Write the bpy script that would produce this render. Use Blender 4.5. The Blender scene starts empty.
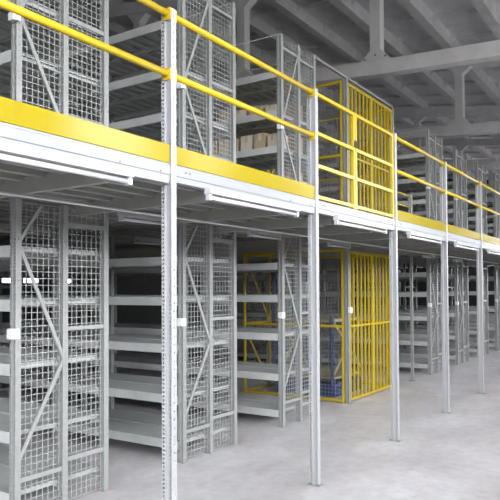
import bpy, bmesh, math, random
from mathutils import Vector, Matrix
random.seed(7)
SC = bpy.context.scene
COL = SC.collection
H = 1.65
YF, X0, S, YR, XR, W = 2.506, 2.917, 1.8676, 3.916, 2.856, 0.90
ZB, ZK, ZRAIL, ZMID, ZPOST, ZTOP = 2.42, 2.536, 3.34, 2.97, 3.37, 4.775
PW, PD = 0.045, 0.08            # deck post section
UW, UD = 0.048, 0.065           # rack upright section
ORD = ['first', 'second', 'third', 'fourth', 'fifth', 'sixth', 'seventh', 'eighth', 'ninth', 'tenth', 'eleventh']

# ------------------------------------------------------------------ materials
def material(name, col, rough=0.5, metal=0.0, noise=0.0, nscale=6.0, bump=0.0, bscale=60.0, col2=None, spec=0.5, stretch=None):
    m = bpy.data.materials.new(name); m.use_nodes = True
    nt = m.node_tree; b = nt.nodes['Principled BSDF']
    b.inputs['Roughness'].default_value = rough; b.inputs['Metallic'].default_value = metal
    b.inputs['Specular IOR Level'].default_value = spec
    c = (*col, 1); b.inputs['Base Color'].default_value = c
    tc = nt.nodes.new('ShaderNodeTexCoord'); src = tc.outputs['Object']
    if stretch:
        mp = nt.nodes.new('ShaderNodeMapping'); mp.inputs['Scale'].default_value = stretch
        nt.links.new(src, mp.inputs[0]); src = mp.outputs[0]
    if noise:
        n = nt.nodes.new('ShaderNodeTexNoise'); n.inputs['Scale'].default_value = nscale; n.inputs['Detail'].default_value = 6
        n.inputs['Roughness'].default_value = 0.62
        nt.links.new(src, n.inputs['Vector'])
        r = nt.nodes.new('ShaderNodeValToRGB')
        c2 = col2 if col2 else tuple(v * (1 - noise) for v in col)
        r.color_ramp.elements[0].position = .32; r.color_ramp.elements[0].color = (*c2, 1)
        r.color_ramp.elements[1].position = .66; r.color_ramp.elements[1].color = c
        nt.links.new(n.outputs[0], r.inputs[0]); nt.links.new(r.outputs[0], b.inputs['Base Color'])
    if bump:
        n2 = nt.nodes.new('ShaderNodeTexNoise'); n2.inputs['Scale'].default_value = bscale; n2.inputs['Detail'].default_value = 4
        nt.links.new(src, n2.inputs['Vector'])
        bp = nt.nodes.new('ShaderNodeBump'); bp.inputs['Strength'].default_value = bump; bp.inputs['Distance'].default_value = .01
        nt.links.new(n2.outputs[0], bp.inputs['Height']); nt.links.new(bp.outputs[0], b.inputs['Normal'])
    return m

def floor_material():
    m = bpy.data.materials.new('concrete_floor'); m.use_nodes = True
    nt = m.node_tree; N = nt.nodes; L = nt.links; b = N['Principled BSDF']
    tc = N.new('ShaderNodeTexCoord')
    def nz(s, d=8, r=.6, st=(1, 1, 1)):
        mp = N.new('ShaderNodeMapping'); mp.inputs['Scale'].default_value = st; L.new(tc.outputs['Object'], mp.inputs[0])
        n = N.new('ShaderNodeTexNoise'); n.inputs['Scale'].default_value = s; n.inputs['Detail'].default_value = d
        n.inputs['Roughness'].default_value = r; L.new(mp.outputs[0], n.inputs['Vector']); return n
    n1, n2, n3 = nz(1.3), nz(9, 10, .7), nz(.7, 4, .5, (1, 3, 1))
    r1 = N.new('ShaderNodeValToRGB'); e = r1.color_ramp.elements
    e[0].position = .3; e[0].color = (.64, .625, .64, 1); e[1].position = .7; e[1].color = (.82, .805, .83, 1)
    L.new(n1.outputs[0], r1.inputs[0])
    r2 = N.new('ShaderNodeValToRGB'); e = r2.color_ramp.elements
    e[0].position = .3; e[0].color = (.78, .77, .76, 1); e[1].position = .6; e[1].color = (1, 1, 1, 1)
    L.new(n2.outputs[0], r2.inputs[0])
    mx = N.new('ShaderNodeMixRGB'); mx.blend_type = 'MULTIPLY'; mx.inputs[0].default_value = .8
    L.new(r1.outputs[0], mx.inputs[1]); L.new(r2.outputs[0], mx.inputs[2])
    r3 = N.new('ShaderNodeValToRGB'); e = r3.color_ramp.elements
    e[0].position = .35; e[0].color = (.86, .83, .80, 1); e[1].position = .62; e[1].color = (1, 1, 1, 1)
    L.new(n3.outputs[0], r3.inputs[0])
    m2 = N.new('ShaderNodeMixRGB'); m2.blend_type = 'MULTIPLY'; m2.inputs[0].default_value = .8
    L.new(mx.outputs[0], m2.inputs[1]); L.new(r3.outputs[0], m2.inputs[2])
    L.new(m2.outputs[0], b.inputs['Base Color'])
    b.inputs['Roughness'].default_value = .42; b.inputs['Specular IOR Level'].default_value = .35
    return m

M = dict(
    floor=floor_material(),
    steel=material('light_grey_paint', (.36, .37, .36), .42, 0, .10, 14),
    white=material('white_enamel', (.31, .32, .335), .3, 0, .04, 5),
    post=material('white_grey_paint', (.46, .47, .475), .38, 0, .06, 9),
    dark=material('grey_decking', (.28, .28, .26), .5, 0, .15, 7),
    shelf=material('grey_shelf_paint', (.56, .575, .56), .36, 0, .10, 9),
    wire=material('galvanised_wire', (.46, .47, .45), .45, .1, .06, 20),
    yellow=material('yellow_paint', (.37, .285, .004), .16, 0, .05, 5, spec=.22),
    yrail=material('yellow_rail_paint', (.62, .44, .008), .3, 0, .10, 12),
    roof=material('whitewashed_slab', (.82, .81, .835), .85, 0, .18, 2.2, .3, 30),
    chord=material('truss_concrete', (.88, .87, .89), .8, 0, .14, 3.0, .3, 40),
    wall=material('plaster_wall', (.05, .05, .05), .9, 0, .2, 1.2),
    lamp=material('lamp_enamel', (.5, .5, .51), .3, 0, .03, 8),
    tube=material('glass_tube', (.6, .6, .6), .12, 0, .02, 8),
    box=material('white_plastic', (.82, .83, .85), .4, 0, .03, 9),
    card=material('cardboard', (.50, .39, .25), .85, 0, .2, 18),
    card2=material('pale_cardboard', (.60, .55, .44), .85, 0, .15, 18),
    blue=material('blue_paint', (.03, .07, .22), .4, 0, .15, 9),
    cream=material('cream_paint', (.42, .38, .24), .5, 0, .12, 9),
    black=material('black_rubber', (.02, .02, .02), .6, 0, .1, 30),
    bolt=material('bolt_steel', (.25, .25, .26), .4, .6, .1, 30),
    frame=material('window_frame_paint', (.6, .6, .6), .5, 0, .1, 5),
)
def glass_mat():
    m = bpy.data.materials.new('window_glass'); m.use_nodes = True
    nt = m.node_tree; nt.nodes.clear()
    o = nt.nodes.new('ShaderNodeOutputMaterial'); t = nt.nodes.new('ShaderNodeBsdfTransparent'); g = nt.nodes.new('ShaderNodeBsdfGlossy')
    g.inputs['Roughness'].default_value = .03; mx = nt.nodes.new('ShaderNodeMixShader'); fr = nt.nodes.new('ShaderNodeFresnel')
    nt.links.new(fr.outputs[0], mx.inputs[0]); nt.links.new(t.outputs[0], mx.inputs[1]); nt.links.new(g.outputs[0], mx.inputs[2])
    nt.links.new(mx.outputs[0], o.inputs[0]); return m
M['glass'] = glass_mat()

# ------------------------------------------------------------------ mesh helpers
def box(bm, x0, x1, y0, y1, z0, z1):
    vs = [bm.verts.new(p) for p in ((x0,y0,z0),(x1,y0,z0),(x1,y1,z0),(x0,y1,z0),(x0,y0,z1),(x1,y0,z1),(x1,y1,z1),(x0,y1,z1))]
    for f in ((0,3,2,1),(4,5,6,7),(0,1,5,4),(1,2,6,5),(2,3,7,6),(3,0,4,7)): bm.faces.new([vs[i] for i in f])
def bar(bm, a, b, w, h, up=(0, 1, 0)):
    """a rectangular bar from a to b; w across, h along 'up'"""
    a, b = Vector(a), Vector(b); d = (b - a).normalized(); u = Vector(up); u = (u - d * u.dot(d)).normalized(); s = d.cross(u)
    vs = []
    for p in (a, b):
        for i, j in ((-1,-1),(1,-1),(1,1),(-1,1)): vs.append(bm.verts.new(p + s * (i * w / 2) + u * (j * h / 2)))
    for f in ((0,3,2,1),(4,5,6,7),(0,1,5,4),(1,2,6,5),(2,3,7,6),(3,0,4,7)): bm.faces.new([vs[i] for i in f])
def tube(bm, a, b, r, n=14):
    a, b = Vector(a), Vector(b); d = (b - a).normalized(); u = Vector((0, 0, 1)) if abs(d.z) < .9 else Vector((1, 0, 0))
    u = (u - d * u.dot(d)).normalized(); s = d.cross(u); R = []
    for p in (a, b):
        R.append([bm.verts.new(p + (u * math.cos(t) + s * math.sin(t)) * r) for t in [2 * math.pi * i / n for i in range(n)]])
    for i in range(n):
        f = bm.faces.new((R[0][i], R[0][(i + 1) % n], R[1][(i + 1) % n], R[1][i])); f.smooth = True
    bm.faces.new(R[0][::-1]); bm.faces.new(R[1])
def prism(bm, pts, axis, a, b):
    """extrude a 2-D outline along axis (0 x, 1 y, 2 z) from a to b"""
    def P(p, v): q = list(p); q.insert(axis, v); return q
    A = [bm.verts.new(P(p, a)) for p in pts]; B = [bm.verts.new(P(p, b)) for p in pts]; n = len(pts)
    for i in range(n): bm.faces.new((A[i], A[(i + 1) % n], B[(i + 1) % n], B[i]))
    bm.faces.new(A[::-1]); bm.faces.new(B)
def obj(name, bm, mat, parent=None, bevel=0.0):
    bmesh.ops.recalc_face_normals(bm, faces=bm.faces)
    me = bpy.data.meshes.new(name); bm.to_mesh(me); bm.free(); me.materials.append(M[mat])
    o = bpy.data.objects.new(name, me); COL.objects.link(o)
    if parent: o.parent = parent
    if bevel:
        md = o.modifiers.new('bevel', 'BEVEL'); md.width = bevel; md.segments = 2; md.limit_method = 'ANGLE'
    return o
def B(*a):
    bm = bmesh.new()
    if a: box(bm, *a)
    return bm
def tag(o, label, cat, group=None, kind=None):
    o['label'] = label; o['category'] = cat
    if group: o['group'] = group
    if kind: o['kind'] = kind
    return o
def struct(name, bm, mat, label=None, cat=None):
    o = obj(name, bm, mat); o['kind'] = 'structure'
    if label: o['label'] = label
    if cat: o['category'] = cat
    return o
def thing(name, loc, label, cat, group=None):
    o = bpy.data.objects.new(name, None); COL.objects.link(o); o.location = loc; o.empty_display_size = .1
    return tag(o, label, cat, group)
def copy_tree(o, loc=None, label=None, parent=None):
    c = o.copy(); COL.objects.link(c)
    if loc is not None: c.location = loc
    if label: c['label'] = label
    if parent: c.parent = parent
    for ch in list(KIDS.get(o.name, [])):
        copy_tree(ch, parent=c)
    return c
KIDS = {}
def index_kids():
    KIDS.clear()
    for o in bpy.data.objects:
        if o.parent: KIDS.setdefault(o.parent.name, []).append(o)

def perf(bm, o, u, n, length, width, hw, hh, pitch, depth=.003):
    """a vertical strip of sheet with a column of slots: o origin, u unit across, n outward normal"""
    o, u, n = Vector(o), Vector(u), Vector(n); z = Vector((0, 0, 1)); k = int(length / pitch); m = (width - hw) / 2
    def q(a0, a1, z0, z1):
        vs = [bm.verts.new(o + u * a + z * c) for a, c in ((a0, z0), (a1, z0), (a1, z1), (a0, z1))]
        bm.faces.new(vs)
    q(0, m, 0, length); q(width - m, width, 0, length)
    zz = 0
    for i in range(k):
        c = (i + .5) * pitch
        q(m, width - m, zz, c - hh / 2); zz = c + hh / 2
    q(m, width - m, zz, length)
def plain(bm, a, b, length):
    vs = [bm.verts.new(p) for p in ((a[0], a[1], 0), (b[0], b[1], 0), (b[0], b[1], length), (a[0], a[1], length))]
    bm.faces.new(vs)
def perforated_upright(w, d, L, slot=.014):
    """hollow perforated section, corner at origin, front face looks to -Y; sides carry two slot columns and a groove"""
    bm = bmesh.new(); f = d * .34
    perf(bm, (0, 0, 0), (1, 0, 0), (0, -1, 0), L, w, .007, .010, .05)
    for x, s in ((0, 1), (w, -1)):
        perf(bm, (x, 0, 0), (0, 1, 0), (-s, 0, 0), L, f, slot, .013, .025)
        perf(bm, (x, d - f, 0), (0, 1, 0), (-s, 0, 0), L, f, slot, .013, .025)
        g = x + s * w * .22
        plain(bm, (x, f), (g, f + .004), L); plain(bm, (g, f + .004), (g, d - f - .004), L); plain(bm, (g, d - f - .004), (x, d - f), L)
    plain(bm, (0, d), (w, d), L)
    for z in (0, L):
        g = w * .22
        vs = [bm.verts.new((a, b, z)) for a, b in ((0,0),(w,0),(w,f),(w-g,f+.004),(w-g,d-f-.004),(w,d-f),(w,d),(0,d),(0,d-f),(g,d-f-.004),(g,f+.004),(0,f))]
        bm.faces.new(vs)
    bmesh.ops.remove_doubles(bm, verts=bm.verts, dist=1e-5)
    return bm

# ================================================================== setting
XA, XB, YA, YB = -9.0, 46.0, -3.4, 21.0
struct('floor', B(XA, XB, YA, YB, -.2, 0), 'floor', 'pale grey worn concrete floor of the hall', 'floor')
def roof_z(y): return 8.2 + .14 * (y - 4.8)
# ceiling: slab with main ribs along X and small cross ribs
bm = bmesh.new()
ribs = [3.5 + 1.5 * k for k in range(-9, 14) if YA + .3 < 3.5 + 1.5 * k < YB - .3]
def sl(y, dz): return (y, roof_z(y) + dz)
prism(bm, [sl(YA, .30), sl(YB, .30), sl(YB, .45), sl(YA, .45)], 0, XA, XB)
for y in ribs:
    prism(bm, [sl(y - .13, 0), sl(y + .13, 0), sl(y + .17, .31), sl(y - .17, .31)], 0, XA, XB)
    x = XA + .6
    while x < XB:                                   # haunch where each cross rib meets the main rib
        for s in (-1, 1):
            y0, y1 = y + s * .14, y + s * .26
            a = [bm.verts.new(p) for p in ((x - .06, y0, roof_z(y0) + .10), (x + .06, y0, roof_z(y0) + .10), (x + .14, y0, roof_z(y0) + .31), (x - .14, y0, roof_z(y0) + .31),
                                           (x - .06, y1, roof_z(y1) + .22), (x + .06, y1, roof_z(y1) + .22), (x + .06, y1, roof_z(y1) + .31), (x - .06, y1, roof_z(y1) + .31))]
            for f in ((0,1,2,3),(4,5,6,7),(0,1,5,4),(1,2,6,5),(2,3,7,6),(3,0,4,7)): bm.faces.new([a[i] for i in f])
        x += 1.5
x = XA + .6
while x < XB:
    prism(bm, [sl(YA, .22), sl(YB, .22), sl(YB, .31), sl(YA, .31)], 0, x - .05, x + .05)
    x += 1.5
struct('ceiling', bm, 'roof', 'ribbed grey concrete roof slabs above the trusses', 'ceiling')

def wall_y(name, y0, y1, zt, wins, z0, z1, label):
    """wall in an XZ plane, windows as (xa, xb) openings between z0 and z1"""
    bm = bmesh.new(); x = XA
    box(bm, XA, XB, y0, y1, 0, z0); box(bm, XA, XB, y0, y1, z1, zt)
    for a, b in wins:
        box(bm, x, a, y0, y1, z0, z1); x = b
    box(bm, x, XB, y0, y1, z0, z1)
    for a, b in wins:                                # unseen band added across windows to keep sky reflections off the kick plates
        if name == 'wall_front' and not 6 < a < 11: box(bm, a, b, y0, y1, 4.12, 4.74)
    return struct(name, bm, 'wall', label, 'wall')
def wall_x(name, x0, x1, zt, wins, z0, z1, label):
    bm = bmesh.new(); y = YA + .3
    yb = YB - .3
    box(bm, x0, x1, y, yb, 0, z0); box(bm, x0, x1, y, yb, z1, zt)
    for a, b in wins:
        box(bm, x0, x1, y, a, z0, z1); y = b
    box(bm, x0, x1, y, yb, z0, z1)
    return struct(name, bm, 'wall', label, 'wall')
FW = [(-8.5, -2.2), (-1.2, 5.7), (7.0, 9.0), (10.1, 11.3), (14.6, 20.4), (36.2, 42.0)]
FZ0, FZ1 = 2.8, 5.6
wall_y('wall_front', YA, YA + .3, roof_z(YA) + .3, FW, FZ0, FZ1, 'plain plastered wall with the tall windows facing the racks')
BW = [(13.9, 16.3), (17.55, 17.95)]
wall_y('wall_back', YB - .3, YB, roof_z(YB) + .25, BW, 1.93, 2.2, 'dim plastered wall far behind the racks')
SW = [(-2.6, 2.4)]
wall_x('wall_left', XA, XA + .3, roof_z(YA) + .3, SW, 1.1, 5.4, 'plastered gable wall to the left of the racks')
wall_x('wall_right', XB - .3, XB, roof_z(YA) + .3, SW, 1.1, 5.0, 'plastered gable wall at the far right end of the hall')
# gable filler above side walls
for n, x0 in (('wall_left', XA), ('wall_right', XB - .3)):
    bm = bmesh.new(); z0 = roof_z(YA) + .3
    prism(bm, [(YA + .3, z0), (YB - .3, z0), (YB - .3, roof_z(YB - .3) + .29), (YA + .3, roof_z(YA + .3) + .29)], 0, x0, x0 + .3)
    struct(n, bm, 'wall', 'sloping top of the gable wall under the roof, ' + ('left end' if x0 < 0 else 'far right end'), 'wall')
wn = 0
def window_y(a, b, y, z0, z1, nx, nz, glass):
    global wn; wn += 1
    bm = bmesh.new(); t = .06
    for i in range(nx + 1):
        x = a + (b - a - t) * i / nx; box(bm, x, x + t, y, y + .07, z0, z1)
    for j in range(nz + 1):
        z = z0 + (z1 - z0 - t) * j / nz; box(bm, a, b, y + .005, y + .065, z, z + t)
    o = struct('window_%d' % wn, bm, 'frame')
    if glass:
        g = obj('pane', B(a + .02, b - .02, y + .03, y + .036, z0 + .02, z1 - .02), 'glass', o)
for a, b in FW: window_y(a, b, YA + .12, FZ0, FZ1, 3, 2, False)
for a, b in BW: window_y(a, b, YB - .18, 1.93, 2.2, 4 if b - a > 2 else 1, 1, True)

# roof trusses -----------------------------------------------------------
def truss(x, label):
    t = thing('roof_truss', (x, YA + .35, 6.0), label, 'roof truss', 'concrete roof trusses across the hall')
    w = .13; ox, oy, oz = x, YA + .35, 6.0
    def L(pts): return [(p[0] - oy, p[1] - oz) for p in pts]
    y0, y1 = YA + .35, YB - .35
    def zc(y): return 6.23 + (.045 * (y - 4.85) if y < 4.85 else .085 * (y - 4.85))   # top of bottom chord
    def zt(y): return roof_z(y) - .33                                                     # underside of top chord
    bm = bmesh.new()
    top = [(y0, zc(y0)), (4.85, zc(4.85)), (y1, zc(y1))]
    bot = [(y1, zc(y1) - .29), (4.85, zc(4.85) - .29), (y0, zc(y0) - .29)]
    prism(bm, L(top + bot), 0, -w, w); obj('bottom_chord', bm, 'chord', t, .015)
    bm = bmesh.new()
    prism(bm, L([(y0, zt(y0)), (y1, zt(y1)), (y1, zt(y1) + .325), (y0, zt(y0) + .325)]), 0, -w, w); obj('top_chord', bm, 'chord', t, .015)
    for k in range(-4, 5):
        y = 4.88 + 3.26 * k
        if y - .5 < y0 or y + .5 > y1: continue
        a, b, h = .112, .33, .22
        zl, zr, zl2, zr2 = zc(y - b), zc(y + b), zt(y - b), zt(y + b)
        bm = bmesh.new()
        prism(bm, L([(y - b, zl), (y, zc(y)), (y + b, zr), (y + a, zc(y) + h), (y + a, zt(y) - h), (y + b, zr2), (y - b, zl2), (y - a, zt(y) - h), (y - a, zc(y) + h)]), 0, -w * .85, w * .85)
        p = obj('truss_post', bm, 'chord', t, .01)
        if abs(x - 12) < .1 and k == 0:
            bm = bmesh.new()
            for dy, dz in ((-.22, .0), (.22, .0), (0, .05)): 
                tube(bm, (-w * .85 - .012, y + dy - oy, zc(y) + dz + .06 - oz), (-w * .85 + .002, y + dy - oy, zc(y) + dz + .06 - oz), .02, 8)
            obj('bolt', bm, 'bolt', p)
TL = ['left of the frame', 'nearest in view, crossing the top right of the photo', 'second truss back in view, its post above the far rack tops',
      'third truss back, low over the far racks at the right edge', 'fourth truss back beyond the far racks', 'fifth truss back towards the far end']
for i, x in enumerate((12, 18, 24, 30, 36)):
    truss(x, 'grey concrete roof truss, ' + TL[i + 1])
for i, x in enumerate((6, 0)):
    truss(x, 'grey concrete roof truss above the ' + ('near racks, out of the frame' if i == 0 else 'open floor behind the camera side'))

# ================================================================== deck
NS = 9
def px(k): return X0 + k * S               # left edge of post k
RX0, RX1, RY1 = -1.0, px(NS) + PW, 20.6
# decking: one panel per span
proto = None
for k in range(-2, NS):
    bm = bmesh.new(); a, b = 0, S - .004
    box(bm, a, b, 2.60, RY1, 2.405, 2.418)
    y = 2.66
    while y < RY1 - .1:
        prism(bm, [(y, 2.407), (y + .006, 2.325), (y + .062, 2.325), (y + .068, 2.407)], 0, a, b); y += .205
    if proto is None:
        proto = thing('mezzanine_deck', (px(-2), 2.6, 2.35), 'dark grey ribbed steel mezzanine floor carried on the lower racks and white posts', 'deck')
    o = obj('deck_panel', bm, 'dark', proto); o.location = (px(k) - px(-2), -2.6, -2.35)
bxs = [2.47 + .934 * i for i in range(-4, 2 * NS + 1)]


bm = bmesh.new()
BLn = YR - .03 - 2.60
box(bm, -.022, .022, 0, BLn, 0, .008); box(bm, -.022, .022, 0, BLn, .092, .1); box(bm, -.022, -.014, 0, BLn, .008, .092)
CROSS = obj('cross_beam', bm, 'dark', proto)
CROSS.location = (bxs[0] - px(-2), 0, 2.248 - 2.35)
for x in bxs[1:]:
    c = CROSS.copy(); COL.objects.link(c); c.location = (x - px(-2), 0, 2.248 - 2.35)
# front fascia beams, lamps, kick plates, rails
GATE = 1
def place_word(k):
    return {-1: 'left of the nearest post', 0: 'right of the nearest post', 1: 'below the yellow gate',
            2: 'just right of the gate', 3: 'two spans right of the gate', 4: 'three spans right of the gate',
            5: 'four spans right of the gate', 6: 'five spans right of the gate', 7: 'six spans right of the gate', 8: 'last at the far right'}[k]
def lamp_mesh(parent, L):
    bm = bmesh.new()
    prism(bm, [(-.03, .0), (.03, .0), (.022, .045), (-.022, .045)], 0, 0, L); obj('lamp_body', bm, 'lamp', parent, .002)
    bm = bmesh.new(); tube(bm, (.03, 0, -.022), (L - .03, 0, -.022), .014); obj('lamp_tube', bm, 'tube', parent)
    for x in (0, L - .03):
        obj('end_cap', B(x, x + .03, -.018, .018, -.042, 0), 'lamp', parent, .003)
for k in range(-1, NS):
    a, b = px(k) + PW, px(k + 1); L = b - a
    t = thing('fascia_beam', (a, YF + .012, 2.312), 'white steel edge beam of the deck ' + place_word(k), 'beam', 'white edge beams along the deck front')
    bm = bmesh.new()
    prism(bm, [(0, 0), (.055, 0), (.055, .008), (.008, .008), (.008, .098), (.055, .098), (.055, .106), (0, .106), (0, .095), (-.005, .09), (-.005, .04), (0, .035)], 0, 0, L)
    obj('channel', bm, 'white', t)
    bm = bmesh.new()
    for x in (.10, .14, L - .42, L - .09): tube(bm, (x, -.004, .07 - .02 * (x > 1)), (x, -.010, .07 - .02 * (x > 1)), .007, 8)
    obj('bolt', bm, 'bolt', t)
    obj('cable_strip', B(L - .32, L - .01, .0, .03, -.014, 0), 'white', t)
    # lamp under it
    l = thing('tube_lamp', (px(k) + .32, YF - .028, 2.272), 'white fluorescent tube lamp under the deck edge ' + place_word(k), 'lamp', 'tube lamps along the deck edge')
    lamp_mesh(l, 1.17)
    bm = bmesh.new()
    for x in (.25, .92): box(bm, x, x + .03, -.012, .06, .03, .048)
    obj('bracket', bm, 'lamp', l)
    if k == GATE: continue
    kp = obj('kick_plate', B(0, L, 0, .018, 0, ZK - ZB - .002), 'yellow', None, .003); kp.location = (a, YF + .012, ZB + .001)
    tag(kp, 'glossy yellow kick plate on the deck edge ' + place_word(k), 'kick plate', 'yellow kick plates')
    g = thing('guard_rail', (a, YF + .03, ZMID), 'yellow two tube guard rail above the kick plate ' + place_word(k), 'guard rail', 'yellow guard rails')
    for n, z in (('top_rail', ZRAIL), ('mid_rail', ZMID)):
        bm = bmesh.new(); tube(bm, (.003, 0, z - ZMID), (L - .003, 0, z - ZMID), .0205); obj(n, bm, 'yrail', g)
    for x in (.003, L - .011):
        for z in (ZRAIL, ZMID):
            bm = B(x, x + .008, -.028, .028, z - ZMID - .04, z - ZMID + .03); obj('rail_bracket', bm, 'yrail', g)

# white deck posts
pm = None
PL = ['white perforated deck post nearest the camera, left of the photo centre', 'white perforated deck post left of the yellow barred gate, second from the left',
      'white perforated deck post just right of the yellow barred cage', 'white perforated deck post, second to the right of the yellow cage',
      'white perforated deck post, thinnest looking, nearest the right edge'] + ['white perforated deck post, %s beyond the right edge' % ORD[i] for i in range(5)]
for k in range(0, NS + 1):
    if k == 0:
        p = thing('deck_post', (px(0), YF, 0), PL[0], 'post', 'white posts along the deck front')
        obj('perforated_upright', perforated_upright(PW, PD, ZPOST), 'post', p)
        obj('base_plate', B(-.015, PW + .015, -.02, PD + .02, 0, .008), 'steel', p, .002)
        bm = bmesh.new()
        for bxx, byy in ((-.008, -.011), (PW + .008, PD + .011)): tube(bm, (bxx, byy, .008), (bxx, byy, .02), .007, 6)
        obj('bolt', bm, 'bolt', p)
        pm = p
        index_kids()
    else:
        copy_tree(pm, (px(k), YF, 0), PL[k])

# yellow double gate in the deck edge (span 1)
gx = px(GATE) + PW
g = thing('deck_gate', (gx, YF + .03, ZB), 'yellow double leaf tube gate in the deck edge in front of the upper cage', 'gate')
def leaf(x0, x1, left):
    zs = [2.45, 2.72, 3.00, ZRAIL]
    bm = bmesh.new()
    for z in zs: bar(bm, (x0 - gx, 0, z - ZB), (x1 - gx, 0, z - ZB), .03, .03, (0, 0, 1))
    o = obj('gate_rails', bm, 'yrail', g)
    xs = (x1 - .018,) if left else (x0 + .018, x1 - .018)
    for xx in xs: obj('gate_stile', B(xx - gx - .017, xx - gx + .017, -.017, .017, 0.002, ZRAIL - ZB + .016), 'yrail', g, .002)
leaf(gx + .012, 5.625, True); leaf(5.635, px(2) - .012, False)
bm = bmesh.new()
for x in (.004, px(2) - gx - .016):
    for z in (.1, .5, .86): box(bm, x, x + .012, -.02, .02, z, z + .06)
obj('hinge', bm, 'yrail', g)
obj('latch', B(5.60 - gx, 5.66 - gx, -.03, -.017, .60, .66), 'black', g)

# ================================================================== racks
LOW = [.20, .637, 1.125, 1.59, 1.985]
UPL = [2.51, 2.95, 3.415, 3.85, 4.34]
NB, BL = 3, 1.85
def make_rack(name, z0, z1, levels, cat, label, upper):
    t = thing(name, (XR, YR, z0), label, cat, ('upper' if upper else 'lower') + ' shelving racks ending in wire mesh')
    Hh = z1 - z0
    first = None
    for j in range(NB + 1):
        for i, xo in enumerate((0, .426, W - UW)):
            if first is None:
                first = obj('rack_upright', perforated_upright(UW, UD, Hh, .010), 'steel', t)
                o = first
            else:
                o = first.copy(); COL.objects.link(o)
            o.location = (xo, j * BL, 0)
    if not upper:
        o = obj('foot_plate', B(-.01, UW + .01, -.015, UD + .01, 0, .006), 'steel', t)
        for xo in (.426, W - UW):
            c = o.copy(); COL.objects.link(c); c.location = (xo, 0, 0)
    # mesh panels, one per half, behind the front face of the uprights
    for xa, xb in ((UW, .426), (.426 + UW, W - UW)):
        bm = bmesh.new(); r = .0021; zb, zt = .03, Hh - .02
        n = int((xb - xa) / .05)
        for i in range(n + 1):
            x = xa + .012 + (xb - xa - .024) * i / n; box(bm, x - r, x + r, .030, .030 + 2 * r, zb, zt)
        m = int((zt - zb) / .05)
        for i in range(m + 1):
            z = zb + (zt - zb) * i / m; box(bm, xa, xb, .030 - 2 * r, .030, z - r, z + r)
        obj('mesh_panel', bm, 'wire', t)
    # zigzag brace in the left half
    nodes = ([(1, 3.05 - .8 - z0) if 0 else None] and [])
    if upper: nd = [(0, 2.52), (1, 2.90), (0, 3.68), (1, 4.66)]
    else: nd = [(0, .35), (1, 1.24), (0, 1.99), (1, 2.27)]
    if not upper: nd = [(0, .42), (1, 1.13), (0, 2.0), (.5, 2.30)]
    for (s0, za), (s1, zb) in zip(nd, nd[1:]):
        bm = bmesh.new(); f = lambda s: UW * .6 + s * (.426 - UW * .2)
        bar(bm, (f(s0), .012, za - z0), (f(s1), .012, zb - z0), .028, .012, (0, 1, 0)); obj('diagonal_brace', bm, 'steel', t)
    struts = [(0, .29, .035), (1, .35, .035), (1, 1.36, .03), (1, 2.17, .035)] if not upper else [(0, 4.62, .03), (1, 4.60, .03), (1, 3.80, .035), (1, 3.02, .035)]
    for side, z, hgt in struts:
        xa, xb = ((UW, .426), (.426 + UW, W - UW))[side]
        obj('cross_strut', B(xa, xb, .008, .020, z - z0 - hgt / 2, z - z0 + hgt / 2), 'steel', t)
    # struts of the frames behind
    rs = None
    for j in range(1, NB + 1):
        for za in (.3, 1.0, 1.7):
            if rs is None: rs = obj('rear_strut', B(UW, W - UW, .02, .035, 0, .03), 'steel', t); o = rs
            else: o = rs.copy(); COL.objects.link(o)
            o.location = (0, j * BL, za)
    if upper:
        for x in (.02, W - .02):
            bm = bmesh.new(); tube(bm, (x, 0, Hh + .006), (x, NB * BL + .05, Hh + .006), .006, 8); obj('top_rod', bm, 'steel', t)
    # shelves
    sp = {}
    for lv in levels:
        for j in range(NB):
            for side in (0, 1):
                if side not in sp:
                    xa, xb = ((0.004, .44), (.46, W - .004))[side]
                    bm = bmesh.new(); y0, y1 = UD + .004, BL - .004; hb = .085
                    ox = xa if side == 0 else xb
                    s = 1 if side == 0 else -1
                    # folded outer beam, inner beam
                    A = sorted((ox, ox + s * .012)); box(bm, A[0], A[1], y0, y1, -hb, 0)
                    A = sorted((ox + s * .012, ox + s * .03)); box(bm, A[0], A[1], y0, y1, -hb, -hb + .006)
                    ix = xb if side == 0 else xa
                    A = sorted((ix, ix - s * .012)); box(bm, A[0], A[1], y0, y1, -.06, 0)
                    box(bm, xa + .012, xb - .012, y0 - (0 if 1 else 0), y1, -.012, -.002)
                    y = y0 + .02
                    while y < y1 - .03:
                        box(bm, xa + .013, xb - .013, y, y + .03, -.04, -.012); y += .145
                    sp[side] = obj('shelf', bm, 'shelf', t)
                    o = sp[side]
                else:
                    o = sp[side].copy(); COL.objects.link(o)
                o.location = (0, j * BL, lv - z0)
    obj('switch_box', B(-.045, -.002, -.02, .04, (3.60 if upper else 1.31) - z0, (3.66 if upper else 1.385) - z0), 'box', t, .004)
    obj('switch_face', B(-.02, .014, -.03, -.002, (3.60 if upper else 1.31) - z0, (3.66 if upper else 1.385) - z0), 'box', t, .004)
    return t
RKS = [0, 1, 2, 5, 6, 7, 8, 9]
RW = {0: 'leftmost of all', 1: 'just right of the nearest post', 2: 'next left of the yellow cage',
      5: 'first right of the yellow cage', 6: 'second right of the yellow cage', 7: 'third right of the yellow cage', 8: 'fourth right of the yellow cage', 9: 'beyond the right edge'}
low = make_rack('shelving_rack', 0, 2.32, LOW, 'shelving rack', 'grey mesh ended shelving rack on the floor, ' + RW[0], False)
upp = make_rack('shelving_rack', ZB, ZTOP, UPL, 'shelving rack', 'grey mesh ended shelving rack up on the deck, ' + RW[0], True)
index_kids()
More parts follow.
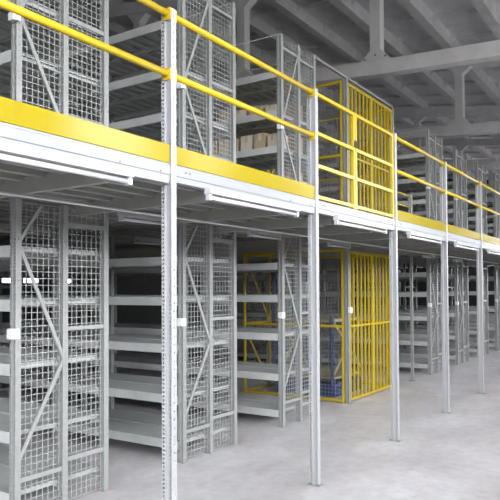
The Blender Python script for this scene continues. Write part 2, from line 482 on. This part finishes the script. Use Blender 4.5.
for k in RKS[1:]:
    copy_tree(low, (XR + k * S, YR, 0), 'grey mesh ended shelving rack on the floor, ' + RW[k])
    copy_tree(upp, (XR + k * S, YR, ZB), 'grey mesh ended shelving rack up on the deck, ' + RW[k])

# ================================================================== the yellow cages
cx0, cx1, cy1 = XR + 3 * S, 10.29, 5.76
p = thing('cage_post', (cx0, YR, 0), 'pale grey perforated upright at the left corner of the yellow cage, floor to deck', 'post')
obj('upright', perforated_upright(UW, UD, 2.32), 'steel', p); obj('switch_box', B(-.03, .05, -.045, -.002, 1.31, 1.40), 'box', p, .004)
obj('foot_plate', B(-.015, UW + .015, -.02, UD + .01, 0, .006), 'steel', p)
p = thing('cage_post', (cx0, YR, ZB), 'pale grey perforated upright at the left corner of the upper yellow cage', 'post')
obj('upright', perforated_upright(UW, UD, 4.74 - ZB), 'steel', p); obj('cap', B(-.01, UW + .01, -.01, UD + .01, 4.74 - ZB, 4.75 - ZB), 'steel', p)
p = thing('corner_post', (cx1 + .005, YR, ZB), 'pale grey upright at the right corner of the upper yellow cage', 'post')
obj('upright', perforated_upright(UW, UD, 4.74 - ZB), 'steel', p)
t = obj('tie_bar', B(0, cx1 + .05 - (XR + 2 * S + W), 0, .045, 0, .03), 'steel', None, .003); t.location = (XR + 2 * S + W + .002, YR + .01, 4.752)
tag(t, 'long grey tie bar from the third upper rack over the top of the yellow cage', 'bar')

def cage(z0, z1, label, upper):
    t = thing('yellow_cage', (cx0, YR, z0), label, 'cage')
    Hh = z1 - z0; w = cx1 - cx0; d = cy1 - YR; mid = (3.61 if upper else 1.10) - z0
    # mesh side (left) : frame posts, rails, mesh; and the same on the right side and back
    def side(x, nm):
        o = obj('cage_post', B(x, x + .035, UD + .012, UD + .05, 0, Hh), 'yrail', t, .003)
        o = obj('cage_post', B(x, x + .035, d - .035, d, 0, Hh), 'yrail', t, .003)
        for z in (.02, mid, Hh - .04): obj('cage_rail', B(x + .004, x + .031, UD + .05, d - .035, z, z + .035), 'yrail', t)
        bm = bmesh.new(); r = .0024; y = UD + .06
        ya, yb = UD + .05, d - .035
        n = int((yb - ya) / .055)
        for i in range(n + 1):
            yy = ya + (yb - ya) * i / n; box(bm, x + .016, x + .016 + 2 * r, yy - r, yy + r, .03, Hh - .02)
        if not upper:
            n = int(Hh / .055)
            for i in range(n + 1):
                z = .03 + (Hh - .05) * i / n; box(bm, x + .016 - 2 * r, x + .016, ya, yb, z - r, z + r)
        else:
            for z in (.6, 1.25, 1.75): box(bm, x + .016 - 2 * r, x + .016, ya, yb, z - r, z + r)
        obj('mesh_panel', bm, 'dark', t)
    side(0.004, 'left'); side(w - .045, 'right')
    # back: frame with a diagonal
    for z in (.02, mid, Hh - .04): obj('cage_rail', B(.04, w - .045, d - .03, d - .005, z, z + .035), 'yrail', t)
    for a, b in (((.05, d - .018, 1.0), (.75, d - .018, .06)), ((.05, d - .018, Hh - .06), (.75, d - .018, mid + .04)), ((w - .05, d - .018, Hh - .06), (.85, d - .018, mid + .04))):
        bm = bmesh.new(); bar(bm, a, b, .03, .02, (0, 1, 0)); obj('diagonal_brace', bm, 'yrail', t)
    for fx in (.75, 1.2): obj('back_stile', B(fx, fx + .035, d - .032, d - .004, 0, Hh), 'yrail', t)
    # barred sliding doors on the front
    xa = UW + .035; L = cx1 - cx0 - xa; half = L * .5
    for s in (0, 1):
        a = xa + s * half; b = a + half - .006; zb, zt = .03, Hh - .03
        bm = bmesh.new(); box(bm, a, b, .012, .042, zb, zb + .04); box(bm, a, b, .012, .042, zt - .04, zt); box(bm, a, b, .012, .042, mid, mid + .032)
        box(bm, a, a + .035, .010, .044, zb, zt); box(bm, b - .035, b, .010, .044, zb, zt)
        dr = obj('barred_door', bm, 'yrail', t, .002)
        n = 5
        for i in range(1, n + 1):
            x = a + .0175 + (b - a - .035) * i / (n + 1)
            o = obj('door_bar', B(x - .011, x + .011, .016, .038, zb + .04, mid), 'yrail', dr)
            o = obj('door_bar', B(x - .011, x + .011, .016, .038, mid + .032, zt - .04), 'yrail', dr)
        if s == 1 and not upper:
            obj('lock_box', B(b - .13, b - .09, .0, .016, 1.62, 1.72), 'cream', dr, .003)
    return t
cage(0, 2.25, 'yellow barred and mesh cage on the hall floor under the deck', False)
cage(ZB, 4.735, 'yellow barred and mesh cage up on the deck behind the yellow gate', True)

# blue lift inside the lower cage
t = thing('lift_table', (9.35, 4.85, 0), 'blue steel lift with cream cross braces standing inside the lower yellow cage', 'lift')
obj('base_frame', B(-.5, .55, -.5, .55, .015, .20), 'blue', t, .01)
obj('platform', B(-.52, .57, -.52, .57, .27, .31), 'cream', t, .01)
for s in (-1, 1):
    for (a, b) in (((-.5, s * .5, .36), (.5, s * .5, 1.15)), ((.5, s * .5, .36), (-.5, s * .5, 1.15))):
        bm = bmesh.new(); bar(bm, a, b, .05, .02, (0, 1, 0)); obj('cross_brace', bm, 'cream', t)
for x, y in ((-.55, -.5), (-.55, .55), (.58, .55), (.1, .55)):
    obj('mast', B(x - .022, x + .022, y - .022, y + .022, .2, 2.1 if y > 0 else 1.25), 'blue', t, .004)
obj('top_platform', B(-.55, .6, -.5, .6, 1.15, 1.2), 'cream', t, .005)
obj('control_box', B(-.62, -.58, -.2, .06, 1.55, 1.78), 'box', t, .005)
obj('feet', B(-.5, .55, -.5, .55, 0, .015), 'black', t)

# pole right of the cage, rack plane, with a short rail on top
px4 = XR + 4 * S + W - UW
p = thing('slim_post', (px4, YR, 0), 'slim pale grey post standing alone right of the yellow cage', 'post')
obj('upright', perforated_upright(UW * .8, UD * .7, 2.32), 'steel', p); obj('base_plate', B(-.03, .07, -.03, .08, 0, .006), 'steel', p)
p = thing('short_guard_rail', (10.36, YR, ZB), 'short yellow guard rail with a white end post right of the upper cage', 'guard rail')
obj('end_post', perforated_upright(UW, UD, .96), 'post', p).location = (px4 - 10.36, 0, 0)
for z in (.92, .72, .50, .26):
    bm = bmesh.new(); tube(bm, (0, .03, z), (px4 - 10.36, .03, z), .016); obj('rail', bm, 'yrail', p)

# ================================================================== small things
AW = {0: 'between the first and second lower racks', 1: 'between the second and third lower racks', 2: 'between the third lower rack and the yellow cage',
      4: 'over the slim post right of the yellow cage', 5: 'between the first two racks right of the cage', 6: 'between the second and third racks right of the cage', 7: 'at the right edge between lower racks'}
for k, wd in AW.items():
    for j, y in enumerate((3.70, 5.35, 7.2)):
        if k > 2 and j > 0: continue
        if k == 2 and j > 0: continue
        x = XR + k * S + W + (-.085 if j == 0 else -.085)
        l = thing('aisle_lamp', (x, y, 2.255), 'small tube lamp ' + wd + ('' if k > 1 else (', nearest', ', middle', ', furthest back')[j]), 'lamp', 'tube lamps under the deck between racks')
        lamp_mesh(l, .64)
    for xx in (.1, .52): obj('hanger', B(xx, xx + .02, -.01, .01, .045, .069), 'steel', l)
c = bmesh.new(); tube(c, (1.0, 3.31, 2.236), (18.5, 3.31, 2.236), .009, 8)
tag(obj('cable_conduit', c, 'shelf'), 'thin grey cable conduit running under the deck in front of the lower racks', 'conduit')

# cardboard boxes on the upper rack left of the cage
bxn = 0
def carton(x, y, z, sx, sy, sz, mat, rz, label):
    t = thing('cardboard_box', (x, y, z), label, 'box', 'cardboard boxes on the third upper rack'); t.rotation_euler = (0, 0, rz)
    obj('carton', B(-sx / 2, sx / 2, -sy / 2, sy / 2, 0, sz), mat, t, .003)
    obj('packing_tape', B(-sx / 2 - .001, sx / 2 + .001, -.02, .02, sz * .55, sz + .001), 'card2' if mat == 'card' else 'card', t)
rx = XR + 2 * S
yy = 4.02
BN = ['nearest the front end', 'second from the front end', 'third from the front end', 'fourth from the front end', 'fifth from the front end', 'furthest back']
for i, (sy, sz, mt) in enumerate(((.14, .17, 'card2'), (.16, .20, 'card'), (.17, .20, 'card2'), (.09, .18, 'card'), (.17, .20, 'card2'), (.14, .19, 'card'))):
    carton(rx + .2, yy + sy / 2, 3.415, .26, sy, sz, mt, .03 * (i % 3 - 1), ('pale' if mt == 'card2' else 'brown') + ' box on middle shelf of the third upper rack, ' + BN[i]); yy += sy + .04
yy = 4.05
for i, (sy, sz, mt) in enumerate(((.14, .10, 'card2'), (.2, .12, 'card'), (.22, .11, 'card2'), (.13, .14, 'card'))):
    carton(rx + .2, yy + sy / 2, 3.85, .26, sy, sz, mt, .04 * (i % 3 - 1), ('pale' if mt == 'card2' else 'brown') + ' box on second highest shelf of third upper rack, ' + BN[i]); yy += sy + .05
for i, z in enumerate((2.95, 3.415, 3.85)):
    carton(rx + .66, 4.15, z, .2, .22, .24, 'card', 0, 'brown box behind the right mesh of the third upper rack, ' + ('lowest of three', 'middle of three', 'highest of three')[i])

# ================================================================== light and camera
w = bpy.data.worlds.new('World'); SC.world = w; w.use_nodes = True
bg = w.node_tree.nodes['Background']; bg.inputs[1].default_value = 18
_n = w.node_tree.nodes; _l = w.node_tree.links
_tc = _n.new('ShaderNodeTexCoord'); _sx = _n.new('ShaderNodeSeparateXYZ'); _rp = _n.new('ShaderNodeValToRGB')
_l.new(_tc.outputs['Generated'], _sx.inputs[0]); _l.new(_sx.outputs[2], _rp.inputs[0]); _l.new(_rp.outputs[0], bg.inputs[0])
_rp.color_ramp.elements[0].position = 0.0; _rp.color_ramp.elements[0].color = (.2, .2, .19, 1)      # ground outside
_rp.color_ramp.elements[1].position = .02; _rp.color_ramp.elements[1].color = (.93, .95, 1.0, 1)       # overcast sky
def portal(x, y, z, sx, sy, rot):
    l = bpy.data.lights.new('window_portal', 'AREA'); l.shape = 'RECTANGLE'; l.size = sx; l.size_y = sy; l.cycles.is_portal = True
    o = bpy.data.objects.new('window_portal', l); COL.objects.link(o); o.location = (x, y, z); o.rotation_euler = rot
for a, b in FW: portal((a + b) / 2, YA + .05, (FZ0 + FZ1) / 2, b - a, FZ1 - FZ0, (math.pi / 2, 0, 0))
for a, b in SW:
    portal(XA + .05, (a + b) / 2, 3.15, b - a, 4.1, (math.pi / 2, 0, -math.pi / 2))
    portal(XB - .05, (a + b) / 2, 3.15, b - a, 4.1, (math.pi / 2, 0, math.pi / 2))

f_px, yaw, pi_, ro, sh = 634.955, .5871, .0239, -.0048, 25.13
r = Vector((math.sin(yaw), -math.cos(yaw), 0)); fw = Vector((math.cos(yaw), math.sin(yaw), 0)); z = Vector((0, 0, 1))
F = fw * math.cos(pi_) + z * math.sin(pi_); U = z * math.cos(pi_) - fw * math.sin(pi_)
R2 = r * math.cos(ro) + U * math.sin(ro); U2 = U * math.cos(ro) - r * math.sin(ro)
cam = bpy.data.cameras.new('camera'); co = bpy.data.objects.new('camera', cam); COL.objects.link(co)
m = Matrix((R2, U2, -F)).transposed().to_4x4(); m.translation = Vector((0, 0, H)); co.matrix_world = m
cam.sensor_width = 36; cam.lens = f_px / 500 * 36; cam.shift_y = sh / 500; cam.clip_start = .05; cam.clip_end = 200
SC.camera = co
SC.view_settings.view_transform = 'Standard'; SC.view_settings.look = 'None'; SC.view_settings.gamma = 1
SC.view_settings.use_curve_mapping = False
SC.view_settings.exposure = 0.17
SC.cycles.max_bounces = 8; SC.cycles.diffuse_bounces = 3
